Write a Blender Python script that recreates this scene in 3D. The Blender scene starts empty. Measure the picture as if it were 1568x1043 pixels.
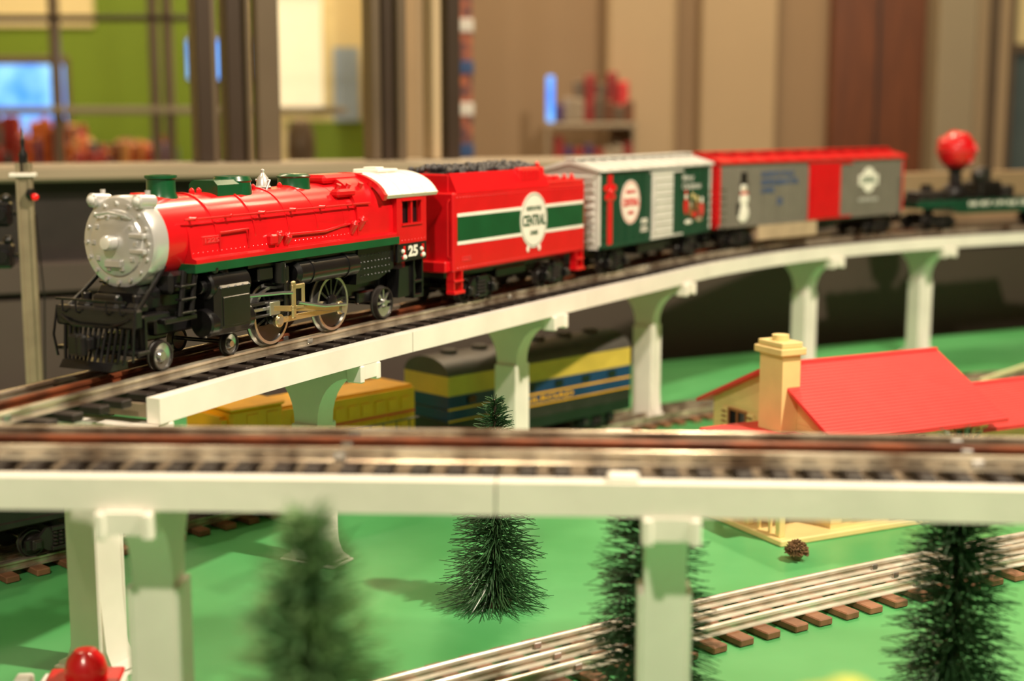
import bpy, bmesh, math, random
from mathutils import Matrix, Vector
random.seed(7)
S=0.01
sc=bpy.context.scene
sc.view_settings.view_transform='Standard'
sc.view_settings.look='None'

# ------------------------------------------------------------ materials
def lin(c):
    c=c/255.0
    return c/12.92 if c<=0.04045 else ((c+0.055)/1.055)**2.4
def mat(name,rgb,rough=.5,metal=0.,var=.1,scale=60.,bump=0.,coat=0.,emis=0.,rgb2=None,stretch=None,spec=.5):
    m=bpy.data.materials.new(name); m.use_nodes=True
    nt=m.node_tree; b=nt.nodes['Principled BSDF']
    c=[lin(v) for v in rgb]
    tc=nt.nodes.new('ShaderNodeTexCoord'); src=tc.outputs['Object']
    if stretch:
        mp=nt.nodes.new('ShaderNodeMapping'); mp.inputs['Scale'].default_value=stretch
        nt.links.new(src,mp.inputs['Vector']); src=mp.outputs['Vector']
    nz=nt.nodes.new('ShaderNodeTexNoise'); nz.inputs['Scale'].default_value=scale; nz.inputs['Detail'].default_value=4
    nt.links.new(src,nz.inputs['Vector'])
    rp=nt.nodes.new('ShaderNodeValToRGB')
    rp.color_ramp.elements[0].position=.35; rp.color_ramp.elements[1].position=.65
    a=[lin(v) for v in rgb2] if rgb2 else [x*(1-var) for x in c]
    d=c if rgb2 else [min(1,x*(1+var)) for x in c]
    rp.color_ramp.elements[0].color=(*a,1); rp.color_ramp.elements[1].color=(*d,1)
    nt.links.new(nz.outputs['Fac'],rp.inputs['Fac'])
    nt.links.new(rp.outputs['Color'],b.inputs['Base Color'])
    b.inputs['Roughness'].default_value=rough; b.inputs['Metallic'].default_value=metal
    b.inputs['Specular IOR Level'].default_value=spec
    if coat: b.inputs['Coat Weight'].default_value=coat; b.inputs['Coat Roughness'].default_value=.12
    if emis:
        nt.links.new(rp.outputs['Color'],b.inputs['Emission Color']); b.inputs['Emission Strength'].default_value=emis
    if bump:
        bp=nt.nodes.new('ShaderNodeBump'); bp.inputs['Strength'].default_value=bump; bp.inputs['Distance'].default_value=.001
        n2=nt.nodes.new('ShaderNodeTexNoise'); n2.inputs['Scale'].default_value=scale*6
        nt.links.new(src,n2.inputs['Vector']); nt.links.new(n2.outputs['Fac'],bp.inputs['Height']); nt.links.new(bp.outputs['Normal'],b.inputs['Normal'])
    return m
RED=mat('red_plastic',(214,16,26),.28,var=.05,coat=.4)
REDR=mat('red_roof_plastic',(220,60,60),.5,var=.05)
GREEN=mat('green_paint',(12,80,44),.3,var=.1,coat=.3)
DGREEN=mat('dark_green_plastic',(16,66,46),.4,var=.1)
BLACK=mat('black_plastic',(19,18,20),.3,var=.3,coat=.35)
BLACK2=mat('worn_black_plastic',(44,40,38),.4,var=.3)
SILVER=mat('silver_paint',(222,221,220),.26,metal=.5,var=.05,coat=.3)
STEEL=mat('nickel_steel',(205,204,202),.24,metal=.9,var=.1)
BRASS=mat('brass_rod',(222,200,156),.26,metal=.85,var=.1)
WHITE=mat('white_paint',(242,238,228),.4,var=.03)
TREST=mat('ivory_trestle_plastic',(244,238,228),.42,var=.05,scale=25,bump=.1)
DECKM=mat('deck_plastic_painted_shade',(134,118,98),.5,var=.15,scale=40)  # off-white deck coloured tan, painting in the shade between the ties
GREY=mat('grey_car_side',(118,112,104),.45,var=.06)
LGREY=mat('light_grey_roof',(210,209,204),.4,var=.06)
TIE=mat('black_tie',(36,28,26),.5,var=.35)
TIEB=mat('brown_tie',(134,92,66),.6,var=.25)
RAIL=mat('worn_rail',(232,222,202),.22,metal=.7,rgb2=(128,108,90),scale=38,stretch=(1,1,.2))
RAILR=mat('rusty_rail',(146,78,48),.4,metal=.4,rgb2=(92,50,34),scale=60)
RAILS=mat('shiny_rail',(246,242,230),.25,metal=.45,rgb2=(212,206,190),scale=50)
CREAM=mat('cream_plastic',(232,206,142),.45,var=.04)
YEL=mat('yellow_plastic',(242,178,24),.4,var=.06)
PYEL=mat('pale_yellow_paint',(206,180,76),.4,var=.06)
BLUE=mat('blue_paint',(20,56,98),.35,var=.1)
TXTB=mat('blue_lettering',(60,90,140),.5,var=.05)
RGREY=mat('roof_grey',(78,74,70),.5,var=.1)
BROWN=mat('brown_window_trim',(150,92,52),.5,var=.1)
COAL=mat('coal_lump',(60,58,60),.4,var=.4,scale=200)
GLASSD=mat('dark_glass',(24,22,26),.1,var=.1)
TAN=mat('tan_underframe',(184,160,134),.4,var=.1)

# ------------------------------------------------------------ mesh builder
class MB:
    def __init__(s):
        s.v=[];s.f=[];s.mi=[];s.mats=[];s.T=Matrix.Identity(4)
    def idx(s,m):
        if m not in s.mats: s.mats.append(m)
        return s.mats.index(m)
    def add(s,vs,fs,m):
        o=len(s.v); k=s.idx(m)
        for p in vs: s.v.append(s.T@Vector(p))
        for f in fs: s.f.append([i+o for i in f]); s.mi.append(k)
    def box(s,x0,x1,y0,y1,z0,z1,m,b=0.):
        if x0>x1:x0,x1=x1,x0
        if y0>y1:y0,y1=y1,y0
        if z0>z1:z0,z1=z1,z0
        if b<=0:
            vs=[(x,y,z) for x in (x0,x1) for y in (y0,y1) for z in (z0,z1)]
            s.add(vs,[(0,1,3,2),(4,6,7,5),(0,4,5,1),(2,3,7,6),(0,2,6,4),(1,5,7,3)],m); return
        lo=(x0,y0,z0);hi=(x1,y1,z1)
        b=min(b,.45*(x1-x0),.45*(y1-y0),.45*(z1-z0))
        vs=[];ix={}
        for a in (0,1):
            for c in (0,1):
                for d in (0,1):
                    sg=(a,c,d)
                    for ax in range(3):
                        p=[]
                        for k in range(3):
                            base=hi[k] if sg[k] else lo[k]
                            if k!=ax: base+= -b if sg[k] else b
                            p.append(base)
                        ix[(sg,ax)]=len(vs); vs.append(p)
        fs=[]
        for ax in range(3):
            o=[k for k in range(3) if k!=ax]
            for sg in (0,1):
                f=[]
                for (p,q) in ((0,0),(1,0),(1,1),(0,1)):
                    c=[0,0,0];c[ax]=sg;c[o[0]]=p;c[o[1]]=q
                    f.append(ix[(tuple(c),ax)])
                fs.append(f)
        for ax in range(3):
            o=[k for k in range(3) if k!=ax]
            for p in (0,1):
                for q in (0,1):
                    c0=[0,0,0];c0[o[0]]=p;c0[o[1]]=q;c1=list(c0);c1[ax]=1
                    c0=tuple(c0);c1=tuple(c1)
                    fs.append([ix[(c0,o[0])],ix[(c1,o[0])],ix[(c1,o[1])],ix[(c0,o[1])]])
        for a in (0,1):
            for c in (0,1):
                for d in (0,1):
                    fs.append([ix[((a,c,d),k)] for k in range(3)])
        s.add(vs,fs,m)
    def lathe(s,prof,origin,axis,m,n=24,closed=False):
        ax=Vector(axis).normalized(); o=Vector(origin)
        u=ax.orthogonal().normalized(); w=ax.cross(u)
        if abs(ax.z)<.01:
            u=Vector((0,0,1)); w=ax.cross(u)
        vs=[];rings=[]
        for (r,h) in prof:
            if r<1e-6:
                rings.append([len(vs)]); vs.append(o+ax*h)
            else:
                rr=[]
                for i in range(n):
                    a=2*math.pi*i/n
                    rr.append(len(vs)); vs.append(o+ax*h+u*(math.cos(a)*r)+w*(math.sin(a)*r))
                rings.append(rr)
        fs=[]
        pairs=list(zip(rings[:-1],rings[1:]))
        if closed: pairs.append((rings[-1],rings[0]))
        for A,B in pairs:
            for i in range(n):
                j=(i+1)%n
                if len(A)==1 and len(B)==1: break
                if len(A)==1: fs.append([A[0],B[i],B[j]])
                elif len(B)==1: fs.append([A[i],B[0],A[j]])
                else: fs.append([A[i],B[i],B[j],A[j]])
        if not closed:
            if len(rings[0])>1: fs.append(rings[0])
            if len(rings[-1])>1: fs.append(rings[-1][::-1])
        s.add(vs,fs,m)
    def cyl(s,p0,p1,r0,m,r1=None,n=20,b=0.):
        p0=Vector(p0);p1=Vector(p1); L=(p1-p0).length
        if r1 is None:r1=r0
        prof=[(r0,0),(r1,L)]
        if b: prof=[(r0-b,0),(r0,b),(r1,L-b),(r1-b,L)]
        s.lathe(prof,p0,p1-p0,m,n)
    def sph(s,c,r,m,n=16,k=9):
        if not hasattr(r,'__len__'): r=(r,r,r)
        vs=[(c[0],c[1],c[2]-r[2])];
        for j in range(1,k):
            t=math.pi*j/k
            for i in range(n):
                a=2*math.pi*i/n
                vs.append((c[0]+r[0]*math.sin(t)*math.cos(a),c[1]+r[1]*math.sin(t)*math.sin(a),c[2]-r[2]*math.cos(t)))
        vs.append((c[0],c[1],c[2]+r[2])); fs=[]
        for i in range(n):
            j=(i+1)%n
            fs.append([0,1+j,1+i])
            for q in range(k-2):
                a=1+q*n; fs.append([a+i,a+j,a+n+j,a+n+i])
            a=1+(k-2)*n; fs.append([a+i,a+j,len(vs)-1])
        s.add(vs,fs,m)
    def extr(s,poly,axis,a0,a1,m):
        def P(p,a):
            return (a,p[0],p[1]) if axis=='x' else (p[0],a,p[1]) if axis=='y' else (p[0],p[1],a)
        n=len(poly)
        vs=[P(p,a0) for p in poly]+[P(p,a1) for p in poly]
        fs=[[i,(i+1)%n,n+(i+1)%n,n+i] for i in range(n)]+[list(range(n))[::-1],list(range(n,2*n))]
        s.add(vs,fs,m)
    def tube(s,pts,r,m,n=8):
        pts=[Vector(p) for p in pts]; vs=[];fs=[]
        for i,p in enumerate(pts):
            d=(pts[min(i+1,len(pts)-1)]-pts[max(i-1,0)]).normalized()
            up=Vector((0,0,1)) if abs(d.z)<.9 else Vector((0,1,0))
            u=d.cross(up).normalized(); w=u.cross(d)
            for k in range(n):
                a=2*math.pi*k/n; vs.append(p+u*math.cos(a)*r+w*math.sin(a)*r)
        for i in range(len(pts)-1):
            for k in range(n):
                l=(k+1)%n; fs.append([i*n+k,i*n+l,(i+1)*n+l,(i+1)*n+k])
        fs.append(list(range(n))[::-1]); fs.append([(len(pts)-1)*n+k for k in range(n)])
        s.add(vs,fs,m)
    def text(s,txt,c,width,height,m,right=(-1,0,0),up=(0,0,1),depth=.03,bold=.02):
        cu=bpy.data.curves.new('t','FONT'); cu.body=txt; cu.extrude=.05; cu.offset=bold; cu.resolution_u=3
        ob=bpy.data.objects.new('t',cu); sc.collection.objects.link(ob)
        dg=bpy.context.evaluated_depsgraph_get()
        me=bpy.data.meshes.new_from_object(ob.evaluated_get(dg))
        vv=[v.co.copy() for v in me.vertices]; ff=[list(p.vertices) for p in me.polygons]
        bpy.data.objects.remove(ob); bpy.data.curves.remove(cu); bpy.data.meshes.remove(me)
        if not vv: return
        x0=min(v.x for v in vv);x1=max(v.x for v in vv);y0=min(v.y for v in vv);y1=max(v.y for v in vv)
        R=Vector(right);U=Vector(up);N=R.cross(U);c=Vector(c)
        out=[c+R*(((v.x-x0)/(x1-x0)-.5)*width)+U*(((v.y-y0)/(y1-y0)-.5)*height)+N*(depth if v.z>0 else 0) for v in vv]
        s.add(out,ff,m)
    def build(s,name,parent=None,loc=(0,0,0),rot=0.,sharp=32,smooth=True):
        me=bpy.data.meshes.new(name)
        me.from_pydata([v*S for v in s.v],[],s.f)
        for m in s.mats: me.materials.append(m)
        me.polygons.foreach_set('material_index',s.mi)
        bm=bmesh.new(); bm.from_mesh(me)
        bmesh.ops.recalc_face_normals(bm,faces=bm.faces)
        if smooth:
            th=math.radians(sharp)
            for f in bm.faces: f.smooth=True
            for e in bm.edges:
                if len(e.link_faces)!=2 or e.calc_face_angle(0)>th: e.smooth=False
        bm.to_mesh(me); bm.free(); me.update()
        ob=bpy.data.objects.new(name,me); sc.collection.objects.link(ob)
        ob.location=[q*S for q in loc]; ob.rotation_euler=(0,0,rot)
        if parent: ob.parent=parent
        return ob
def root(name,x=0,y=0,z=0,rot=0):
    e=bpy.data.objects.new(name,None); e.empty_display_size=.02
    e.location=(x*S,y*S,z*S); e.rotation_euler=(0,0,rot); sc.collection.objects.link(e); return e

# ------------------------------------------------------------ layout coordinates (cm); table top z=0, elevated rail head z=15.3
def EL(x,y): return (1.012*x,1.0239*y-2.0)
def GR(x,y): return (1.012*x,1.0239*y-4.3)
RZ=15.3
class Path:
    def __init__(s,pts,n=14):
        P=[Vector(p) for p in pts]; P=[P[0]*2-P[1]]+P+[P[-1]*2-P[-2]]
        s.p=[]
        for i in range(1,len(P)-2):
            for k in range(n):
                t=k/n;a,b,c,d=P[i-1:i+3]
                s.p.append(.5*((2*b)+(c-a)*t+(2*a-5*b+4*c-d)*t*t+(3*b-a-3*c+d)*t**3))
        s.p.append(P[-2]); s.c=[0]
        for i in range(1,len(s.p)): s.c.append(s.c[-1]+(s.p[i]-s.p[i-1]).length)
        s.L=s.c[-1]
    def at(s,d):
        d=max(0,min(s.L-1e-4,d)); lo=0
        for i in range(1,len(s.c)):
            if s.c[i]>=d: lo=i-1;break
        t=(d-s.c[lo])/(s.c[lo+1]-s.c[lo]); p=s.p[lo].lerp(s.p[lo+1],t)
        a=s.p[max(lo-1,0)];b=s.p[min(lo+2,len(s.p)-1)]
        return p,math.atan2(b.y-a.y,b.x-a.x)
    def near(s,q):
        q=Vector(q); i=min(range(len(s.p)),key=lambda k:(s.p[k]-q).length); return s.c[i]
def sweep(mb,path,s0,s1,prof,m,step=2.):
    n=max(2,int((s1-s0)/step)+1); vs=[];k=len(prof)
    for i in range(n):
        p,t=path.at(s0+(s1-s0)*i/(n-1)); nx,ny=-math.sin(t),math.cos(t)
        for (o,z) in prof: vs.append((p.x+nx*o,p.y+ny*o,z))
    fs=[[i*k+j,i*k+(j+1)%k,(i+1)*k+(j+1)%k,(i+1)*k+j] for i in range(n-1) for j in range(k)]
    fs+= [list(range(k))[::-1],[(n-1)*k+j for j in range(k)]]
    mb.add(vs,fs,m)
def railprof(o,z0,z1):
    return [(o-.3,z0),(o+.3,z0),(o+.3,z0+.06),(o+.1,z0+.11),(o+.1,z1-.26),(o+.2,z1-.18),(o+.2,z1-.06),(o+.1,z1),(o-.1,z1),(o-.2,z1-.06),(o-.2,z1-.18),(o-.1,z1-.26),(o-.1,z0+.11),(o-.3,z0+.06)]
G=1.8
def track(r,path,z0,pitch,tw,hw,tmat,rm,cm,s0=0,s1=None,tag=''):
    s1=s1 or path.L
    mb=MB(); zt=z0+.42
    d=s0+.5
    while d<s1-.4:
        p,t=path.at(d+random.uniform(-.08,.08)); mb.T=Matrix.Translation((p.x,p.y,0))@Matrix.Rotation(t+random.uniform(-.02,.02),4,'Z')
        mb.box(-tw/2,tw/2,-hw,hw,z0,zt,tmat,.06); d+=pitch
    mb.T=Matrix.Identity(4); mb.build(tag+'ties',r)
    mb=MB()
    for o,m in ((G,rm),(-G,rm),(0,cm)):
        sweep(mb,path,s0,s1,railprof(o,zt,zt+.58),m)
    d=s0+6
    while d<s1:
        p,t=path.at(d); mb.T=Matrix.Translation((p.x,p.y,0))@Matrix.Rotation(t,4,'Z')
        for o in (-G,0,G): mb.box(-.25,.25,o-.24,o+.24,zt+.1,zt+.45,STEEL,.05)
        d+=25
    mb.T=Matrix.Identity(4); mb.build(tag+'rails',r)
    return r
mainP=Path([EL(*p) for p in [(-26.8,58.6),(-24.4,63.4),(-21.4,70.1),(-17.3,79.2),(-11.2,91.0),(-7.4,97.6),(0.7,111.8),(9,125.8),(17.3,139.5),(29.3,153.9),(43,165.2),(60,175.4),(80,183.5),(110,190)]])
nearP=Path([EL(*p) for p in [(-62,58.2),(-40,58.6),(-21.5,58.3),(0,57.4),(20.5,56.1),(45,53.5),(75,48)]])
AP=Path([GR(*p) for p in [(-75,50),(-52,70),(-42,79.3),(-31.5,89.8),(-21,100.5),(-10,111.5),(7,128),(20,138),(38,147),(62,155),(100,162)]])
BP=Path([GR(*p) for p in [(-40,38),(-20,56.5),(-5.2,68),(8.9,77.6),(18.4,83.5),(29.3,89.6),(45,97.5),(70,107),(100,115)]])

ELV=root('elevated_train_track')
track(ELV,mainP,RZ-1.0,1.75,.75,3.3,TIE,RAIL,RAILR,tag='line_a_')
track(ELV,nearP,RZ-.96,1.4,.65,3.3,TIE,RAIL,RAILR,tag='line_b_')
track(root('ground_train_track'),AP,0.02,2.0,.9,3.1,TIEB,RAIL,RAIL)
track(root('ground_train_track'),BP,0.02,2.0,1.0,3.3,TIEB,RAILS,RAILS)

def deck(name,path,s0,s1,seg=25.4,dz=0):
    mb=MB(); d=s0
    while d<s1-1:
        e=min(s1,d+seg)-.07
        for sg in (-1,1):
            a,b=sorted((sg*3.45,sg*4.25))
            sweep(mb,path,d,e,[(a,13.32),(b,13.32),(b,14.62+dz),(a+.12 if sg>0 else a,14.62+dz),(a,14.5)],TREST)
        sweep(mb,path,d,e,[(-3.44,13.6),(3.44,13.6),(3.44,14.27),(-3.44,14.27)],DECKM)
        d+=seg
    return mb
sFace=mainP.near(EL(-20.1,73.2))
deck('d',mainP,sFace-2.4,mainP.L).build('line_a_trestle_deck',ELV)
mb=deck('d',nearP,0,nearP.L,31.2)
for xx,off in ((3.8,-3.75),(4.6,3.8)):
    s=nearP.near(EL(xx,57.2)); p,t=nearP.at(s); mb.T=Matrix.Translation((p.x,p.y,0))@Matrix.Rotation(t,4,'Z')
    mb.box(-.6,.6,off-.4,off+.4,14.5,14.9,TREST,.08); mb.T=Matrix.Identity(4)
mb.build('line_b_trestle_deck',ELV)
# piers
def pier_mesh():
    mb=MB()
    pr=[(-2.0,0),(2.0,0),(2.0,.35),(1.45,.6),(1.15,1.3),(.92,4),(.88,9.0)]
    for i in range(9):
        a=math.pi/2*i/8
        pr.append((.88+2.5*(1-math.cos(a)),9.3+3.1*math.sin(a)))
    pr+=[(4.35,12.4),(4.35,13.3)]
    poly=pr+[(-x,z) for x,z in pr[::-1] if (x,z)!=(2.0,0)]
    poly=[p for i,p in enumerate(poly) if not (p==(-2.0,0) and i>0)]
    mb.extr(poly,'y',-.85,.85,TREST)
    for sg in (-1,1):
        mb.box(-.98,.98,sg*.85,sg*1.1,.3,9.2,TREST,.08)
        for q in (-1,1):
            mb.box(q*3.3,q*4.45,sg*.7,sg*1.12,12.2,13.3,TREST,.08)
    mb.box(-2.1,2.1,-1.15,1.15,0,.2,TREST,.06)
    return mb
for path,q in [(mainP,(-21.2,71.0)),(mainP,(-12.5,88.8)),(mainP,(0,110.5)),(mainP,(12.6,131.6)),(mainP,(32.4,156.6)),(mainP,(48.8,169)),(mainP,(78,183)),(nearP,(-14.6,57.9)),(nearP,(6.2,57.1)),(nearP,(34,54.8)),(nearP,(-36,58.4))]:
    s=path.near(EL(*q)); p,t=path.at(s)
    p=Vector(EL(*q))
    pier_mesh().build('trestle_pier',loc=(p.x,p.y,0.0),rot=t+math.pi/2)

# ------------------------------------------------------------ rolling stock
def wheel(mb,x,y,z,r,rim=STEEL,ctr=BLACK,spokes=0,th=.5,out=1):
    y0,y1=(-th/2,th/2)
    mb.lathe([(r*.88,y0),(r*1.08,y0),(r*1.08,y0+.1),(r,y0+.14),(r*.98,y1),(r*.88,y1)],(x,y,z),(0,out,0),rim,36,closed=True)
    if spokes:
        mb.lathe([(0,y0+.1),(r*.3,y0+.1),(r*.3,y1-.02),(r*.2,y1+.06),(0,y1+.06)],(x,y,z),(0,out,0),ctr,20)
        T0=mb.T.copy()
        for i in range(spokes):
            mb.T=T0@Matrix.Translation((x,y,z))@Matrix.Rotation(2*math.pi*i/spokes,4,'Y')
            mb.box(-.08,.08,-th*.25,th*.25,r*.2,r*.89,ctr)
        mb.T=T0@Matrix.Translation((x,y,z))
        pol=[(r*.88*math.cos(a),r*.88*math.sin(a)) for a in [math.radians(k) for k in range(200,341,14)]]
        mb.extr(pol,'y',-th*.3,th*.3,ctr)
        mb.T=T0
        mb.lathe([(0,y0+.02),(r*.88,y0+.02),(r*.88,y0+.08),(0,y0+.08)],(x,y,z),(0,out,0),BLACK,24)
    else:
        mb.lathe([(0,y0+.04),(r*.88,y0+.04),(r*.88,y1-.12),(r*.45,y1-.2),(r*.3,y1),(0,y1)],(x,y,z),(0,out,0),ctr,24)
def truck(mb,x,m=BLACK):
    T0=mb.T.copy(); mb.T=T0@Matrix.Translation((x,0,0))
    for wx in (-1.65,1.65):
        for sg in (-1,1): wheel(mb,wx,sg*1.72,.86,.86,BLACK2,BLACK2,0,.42,sg)
        mb.cyl((wx,-2.2,.86),(wx,2.2,.86),.13,BLACK)
    for sg in (-1,1):
        a,b=sorted((sg*2.05,sg*2.32))
        mb.extr([(-2.3,.55),(-1.2,.5),(-.8,.25),(.8,.25),(1.2,.5),(2.3,.55),(2.35,1.15),(1.4,1.25),(.9,1.75),(-.9,1.75),(-1.4,1.25),(-2.35,1.15)],'y',a,b,m)
        for wx in (-1.65,1.65):
            mb.box(wx-.34,wx+.34,sg*2.3,sg*2.6,.5,1.2,m,.08)
            mb.box(wx-.22,wx+.22,sg*2.55,sg*2.68,.62,1.08,BLACK2,.05)
        for q in (-.38,0,.38):
            for z in (.55,.8,1.05,1.3):
                mb.lathe([(.1,0),(.17,.06),(.17,.12),(.1,.18)],(q,sg*2.38,z),(0,0,1),BLACK2,8)
        mb.box(-.62,.62,sg*2.3,sg*2.52,.25,.5,m,.04); mb.box(-.62,.62,sg*2.3,sg*2.52,1.5,1.8,m,.04)
    mb.box(-.5,.5,-2.1,2.1,1.0,1.7,m,.05); mb.cyl((0,0,1.5),(0,0,2.4),.6,m)
    mb.T=T0
def coupler(mb,x,sg):
    mb.box(x,x+sg*1.3,-.3,.3,1.1,1.6,BLACK,.08)
    mb.box(x+sg*1.1,x+sg*1.7,-.55,.15,.9,1.8,BLACK,.1); mb.box(x+sg*1.4,x+sg*1.75,.1,.55,.9,1.8,BLACK,.1)
def place(path,name,sa,sb,z):
    a,_=path.at(sa);b,_=path.at(sb); c=(a+b)/2; t=math.atan2(b.y-a.y,b.x-a.x)+math.pi
    return root(name,c.x,c.y,z,t)

# ---- steam locomotive (local +X = front, +Y = near side), x=-s
def locomotive():
    r=place(mainP,'model_steam_locomotive',sFace+3.6,sFace+21.6,RZ)
    off=Matrix.Translation((12,0,0))
    mb=MB(); mb.T=off
    zc=6.65
    mb.lathe([(2.28,0),(2.3,2),(2.33,10),(2.4,20.2)],(-.9,0,zc),(-1,0,0),RED,56)
    sec=[(2.8,5.35),(2.8,5.62),(2.5,5.72),(2.40,6.3),(2.34,6.9),(2.2,7.4),(-2.2,7.4),(-2.34,6.9),(-2.4,6.3),(-2.5,5.72),(-2.8,5.62),(-2.8,5.35)]
    mb.extr(sec,'x',-2.6,-23,RED)
    mb.extr([(2.86,4.95),(2.86,5.42),(-2.86,5.42),(-2.86,4.95)],'x',-2.4,-23,GREEN)
    for x in (-4.8,-8.2,-11.4,-14.3,-17.2): mb.lathe([(2.3,0),(2.39,.02),(2.39,.16),(2.3,.18)],(x,0,zc),(-1,0,0),RED,56)
    hump=[(2.5,5.6)]+[(2.5*math.cos(a),7.0+2.45*math.sin(a)) for a in [math.pi*k/16 for k in range(17)]]+[(-2.5,5.6)]
    mb.extr(hump,'x',-18.6,-23,RED)
    mb.box(-17.4,-22.2,-.9,.9,9.0,9.55,RED,.2)
    mb.box(-17.0,-19.0,1.5,2.2,8.2,8.7,RED,.15)
    for x in (-17.5,-18.6,-20,-21.2): mb.cyl((x,1.6,8.4),(x,1.9,9.0),.17,RED,n=10)
    mb.tube([(-2.2,2.42,7.75)]+[(-x,2.5,7.75) for x in range(3,19,3)]+[(-20,2.55,7.75)],.06,RED)
    for x in range(3,19,3): mb.cyl((-x,2.1,7.75),(-x,2.56,7.75),.1,RED,n=8)
    mb.tube([(-9.5,2.42,6.4),(-11,2.5,6.35),(-15,2.52,6.3),(-17,2.4,6.5),(-19.5,2.62,6.7)],.09,RED)
    mb.tube([(-5,2.45,5.9),(-5,2.5,6.9),(-7.5,2.5,6.95),(-7.5,2.45,5.9)],.06,RED)
    mb.box(-3.6,-5.2,2.2,2.42,6.3,6.8,RED,.05); mb.text('1225',(-4.4,2.42,6.55),1.2,.26,REDR)
    for x,z in ((-10.2,6.2),(-11.0,6.05),(-18.0,6.3),(-18.9,6.5)):
        mb.cyl((x,2.3,z-.35),(x,2.7,z+.35),.26,RED,n=12,b=.06); mb.sph((x,2.68,z+.3),.2,RED,10,6)
    mb.box(-9.3,-10.0,2.3,2.75,5.9,6.5,RED,.1)
    for i in range(40):
        x=-2.8-i*.4
        mb.sph((x,2.44,5.95),.05,RED,6,4)
    mb.build('boiler',r)
    mb=MB(); mb.T=off
    mb.lathe([(2.35,-1.0),(2.44,-.9),(2.44,-.1),(2.32,.12),(2.05,.2),(1.75,.2),(1.68,.34),(1.3,.46),(.8,.56),(0,.6)],(0,0,zc),(1,0,0),SILVER,64)
    mb.cyl((.5,0,zc+.05),(1.15,0,zc+.05),.4,SILVER,n=24,b=.08)
    mb.lathe([(.28,0),(.32,.05),(0,.12)],(1.13,0,zc+.05),(1,0,0),WHITE,20)
    for i in range(16):
        a=2*math.pi*i/16
        mb.cyl((.12,2.05*math.sin(a),zc+2.05*math.cos(a)),(.32,2.05*math.sin(a),zc+2.05*math.cos(a)),.11,SILVER,n=8)
    for i in range(10):
        a=2*math.pi*(i+.5)/10; mb.box(.25,.52,1.38*math.sin(a)-.14,1.38*math.sin(a)+.14,zc+1.38*math.cos(a)-.14,zc+1.38*math.cos(a)+.14,SILVER,.05)
    mb.tube([(.4,-1.1,zc+1.3),(.7,-1.0,zc+1.45),(.8,0,zc+1.6),(.7,1.0,zc+1.45),(.4,1.1,zc+1.3)],.07,SILVER)
    mb.box(.25,.55,1.0,2.0,zc-.5,zc-.25,SILVER,.05); mb.box(.25,.55,1.0,2.0,zc+.3,zc+.55,SILVER,.05)
    mb.box(.45,.7,-.55,.55,zc-1.25,zc-.85,SILVER,.06)
    for sg in (-1,1):
        mb.cyl((-.9,sg*1.5,8.75),(.4,sg*1.5,8.82),.37,SILVER,n=18,b=.08)
        mb.sph((.36,sg*1.5,8.82),.26,LGREY,12,8); mb.cyl((-.5,sg*1.5,9.0),(-.5,sg*1.5,9.35),.14,SILVER,n=10)
        mb.box(-.7,.1,sg*1.2,sg*1.7,8.2,8.6,SILVER,.05)
    mb.build('smokebox_front',r)
    mb=MB(); mb.T=off
    mb.lathe([(.95,0),(.78,.35),(.76,1.1),(.86,1.15),(.86,1.3),(.6,1.32),(.55,1.0),(0,1.0)],(-3.3,0,8.7),(0,0,1),GREEN,28)
    mb.extr([(1.0,8.4),(1.0,9.35),(.75,9.6),(-.75,9.6),(-1.0,9.35),(-1.0,8.4)],'x',-6.8,-9.6,GREEN)
    mb.lathe([(1.15,0),(1.05,.9),(1.12,1.0),(1.0,1.25),(.3,1.3),(0,1.3)],(-9.4,0,8.5),(0,0,1),GREEN,28)
    mb.lathe([(1.15,0),(1.0,.3),(.97,.85),(1.05,.95),(.8,1.1),(0,1.12)],(-15.4,0,8.6),(0,0,1),GREEN,28)
    mb.lathe([(.52,0),(.42,.1),(.33,.55),(.2,.7),(.1,.85),(.12,1.0),(0,1.1)],(-12.3,0,9.0),(0,0,1),SILVER,20)
    mb.tube([(-12.0,.5,8.9),(-12.3,.5,9.4),(-12.3,-.5,9.4)],.07,SILVER)
    for x in (-5.5,-6.1,-11,-13.6): mb.lathe([(.16,0),(.16,.2),(.08,.3),(0,.34)],(x,.25,8.92),(0,0,1),RED,10)
    mb.box(-1.2,-2.0,-.4,.4,8.8,9.15,RED,.08)
    mb.build('domes',r)
    mb=MB(); mb.T=off
    for sg in (-1,1):
        a,b=sorted((sg*2.55,sg*2.8))
        mb.box(-22.8,-23.5,a,b,4.9,8.3,RED); mb.box(-25.9,-26.6,a,b,4.9,8.3,RED); mb.box(-23.5,-25.9,a,b,4.9,6.2,RED); mb.box(-23.5,-25.9,a,b,7.7,8.3,RED)
        mb.box(-24.6,-24.8,a,b,6.2,7.7,RED)
        mb.box(-23.4,-26,sg*2.8,sg*2.9,6.08,6.22,RED); mb.box(-23.4,-26,sg*2.8,sg*2.9,7.68,7.8,RED)
        mb.box(-23.5,-25.9,sg*2.4,sg*2.45,6.2,7.7,GLASSD)
        mb.box(-22.9,-26.6,a,b,3.7,4.95,BLACK,.05)
        for i in range(9): mb.sph((-23-i*.42,sg*2.8,5.1),.05,RED,6,4)
        mb.cyl((-26.7,sg*2.6,3.8),(-26.7,sg*2.6,7.2),.06,BLACK,n=8)
    mb.text('25',(-24.8,2.8,4.35),1.2,.75,WHITE,bold=.04)
    for q in (-23.6,-26.0):
        mb.text('J',(q,2.8,4.3),.45,.85,RED,bold=.05); mb.sph((q-.1,2.82,4.0),.18,WHITE,8,5); mb.sph((q+.12,2.82,4.4),.15,WHITE,8,5)
    mb.box(-22.8,-23.0,-2.6,2.6,5,8.6,RED)
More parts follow.
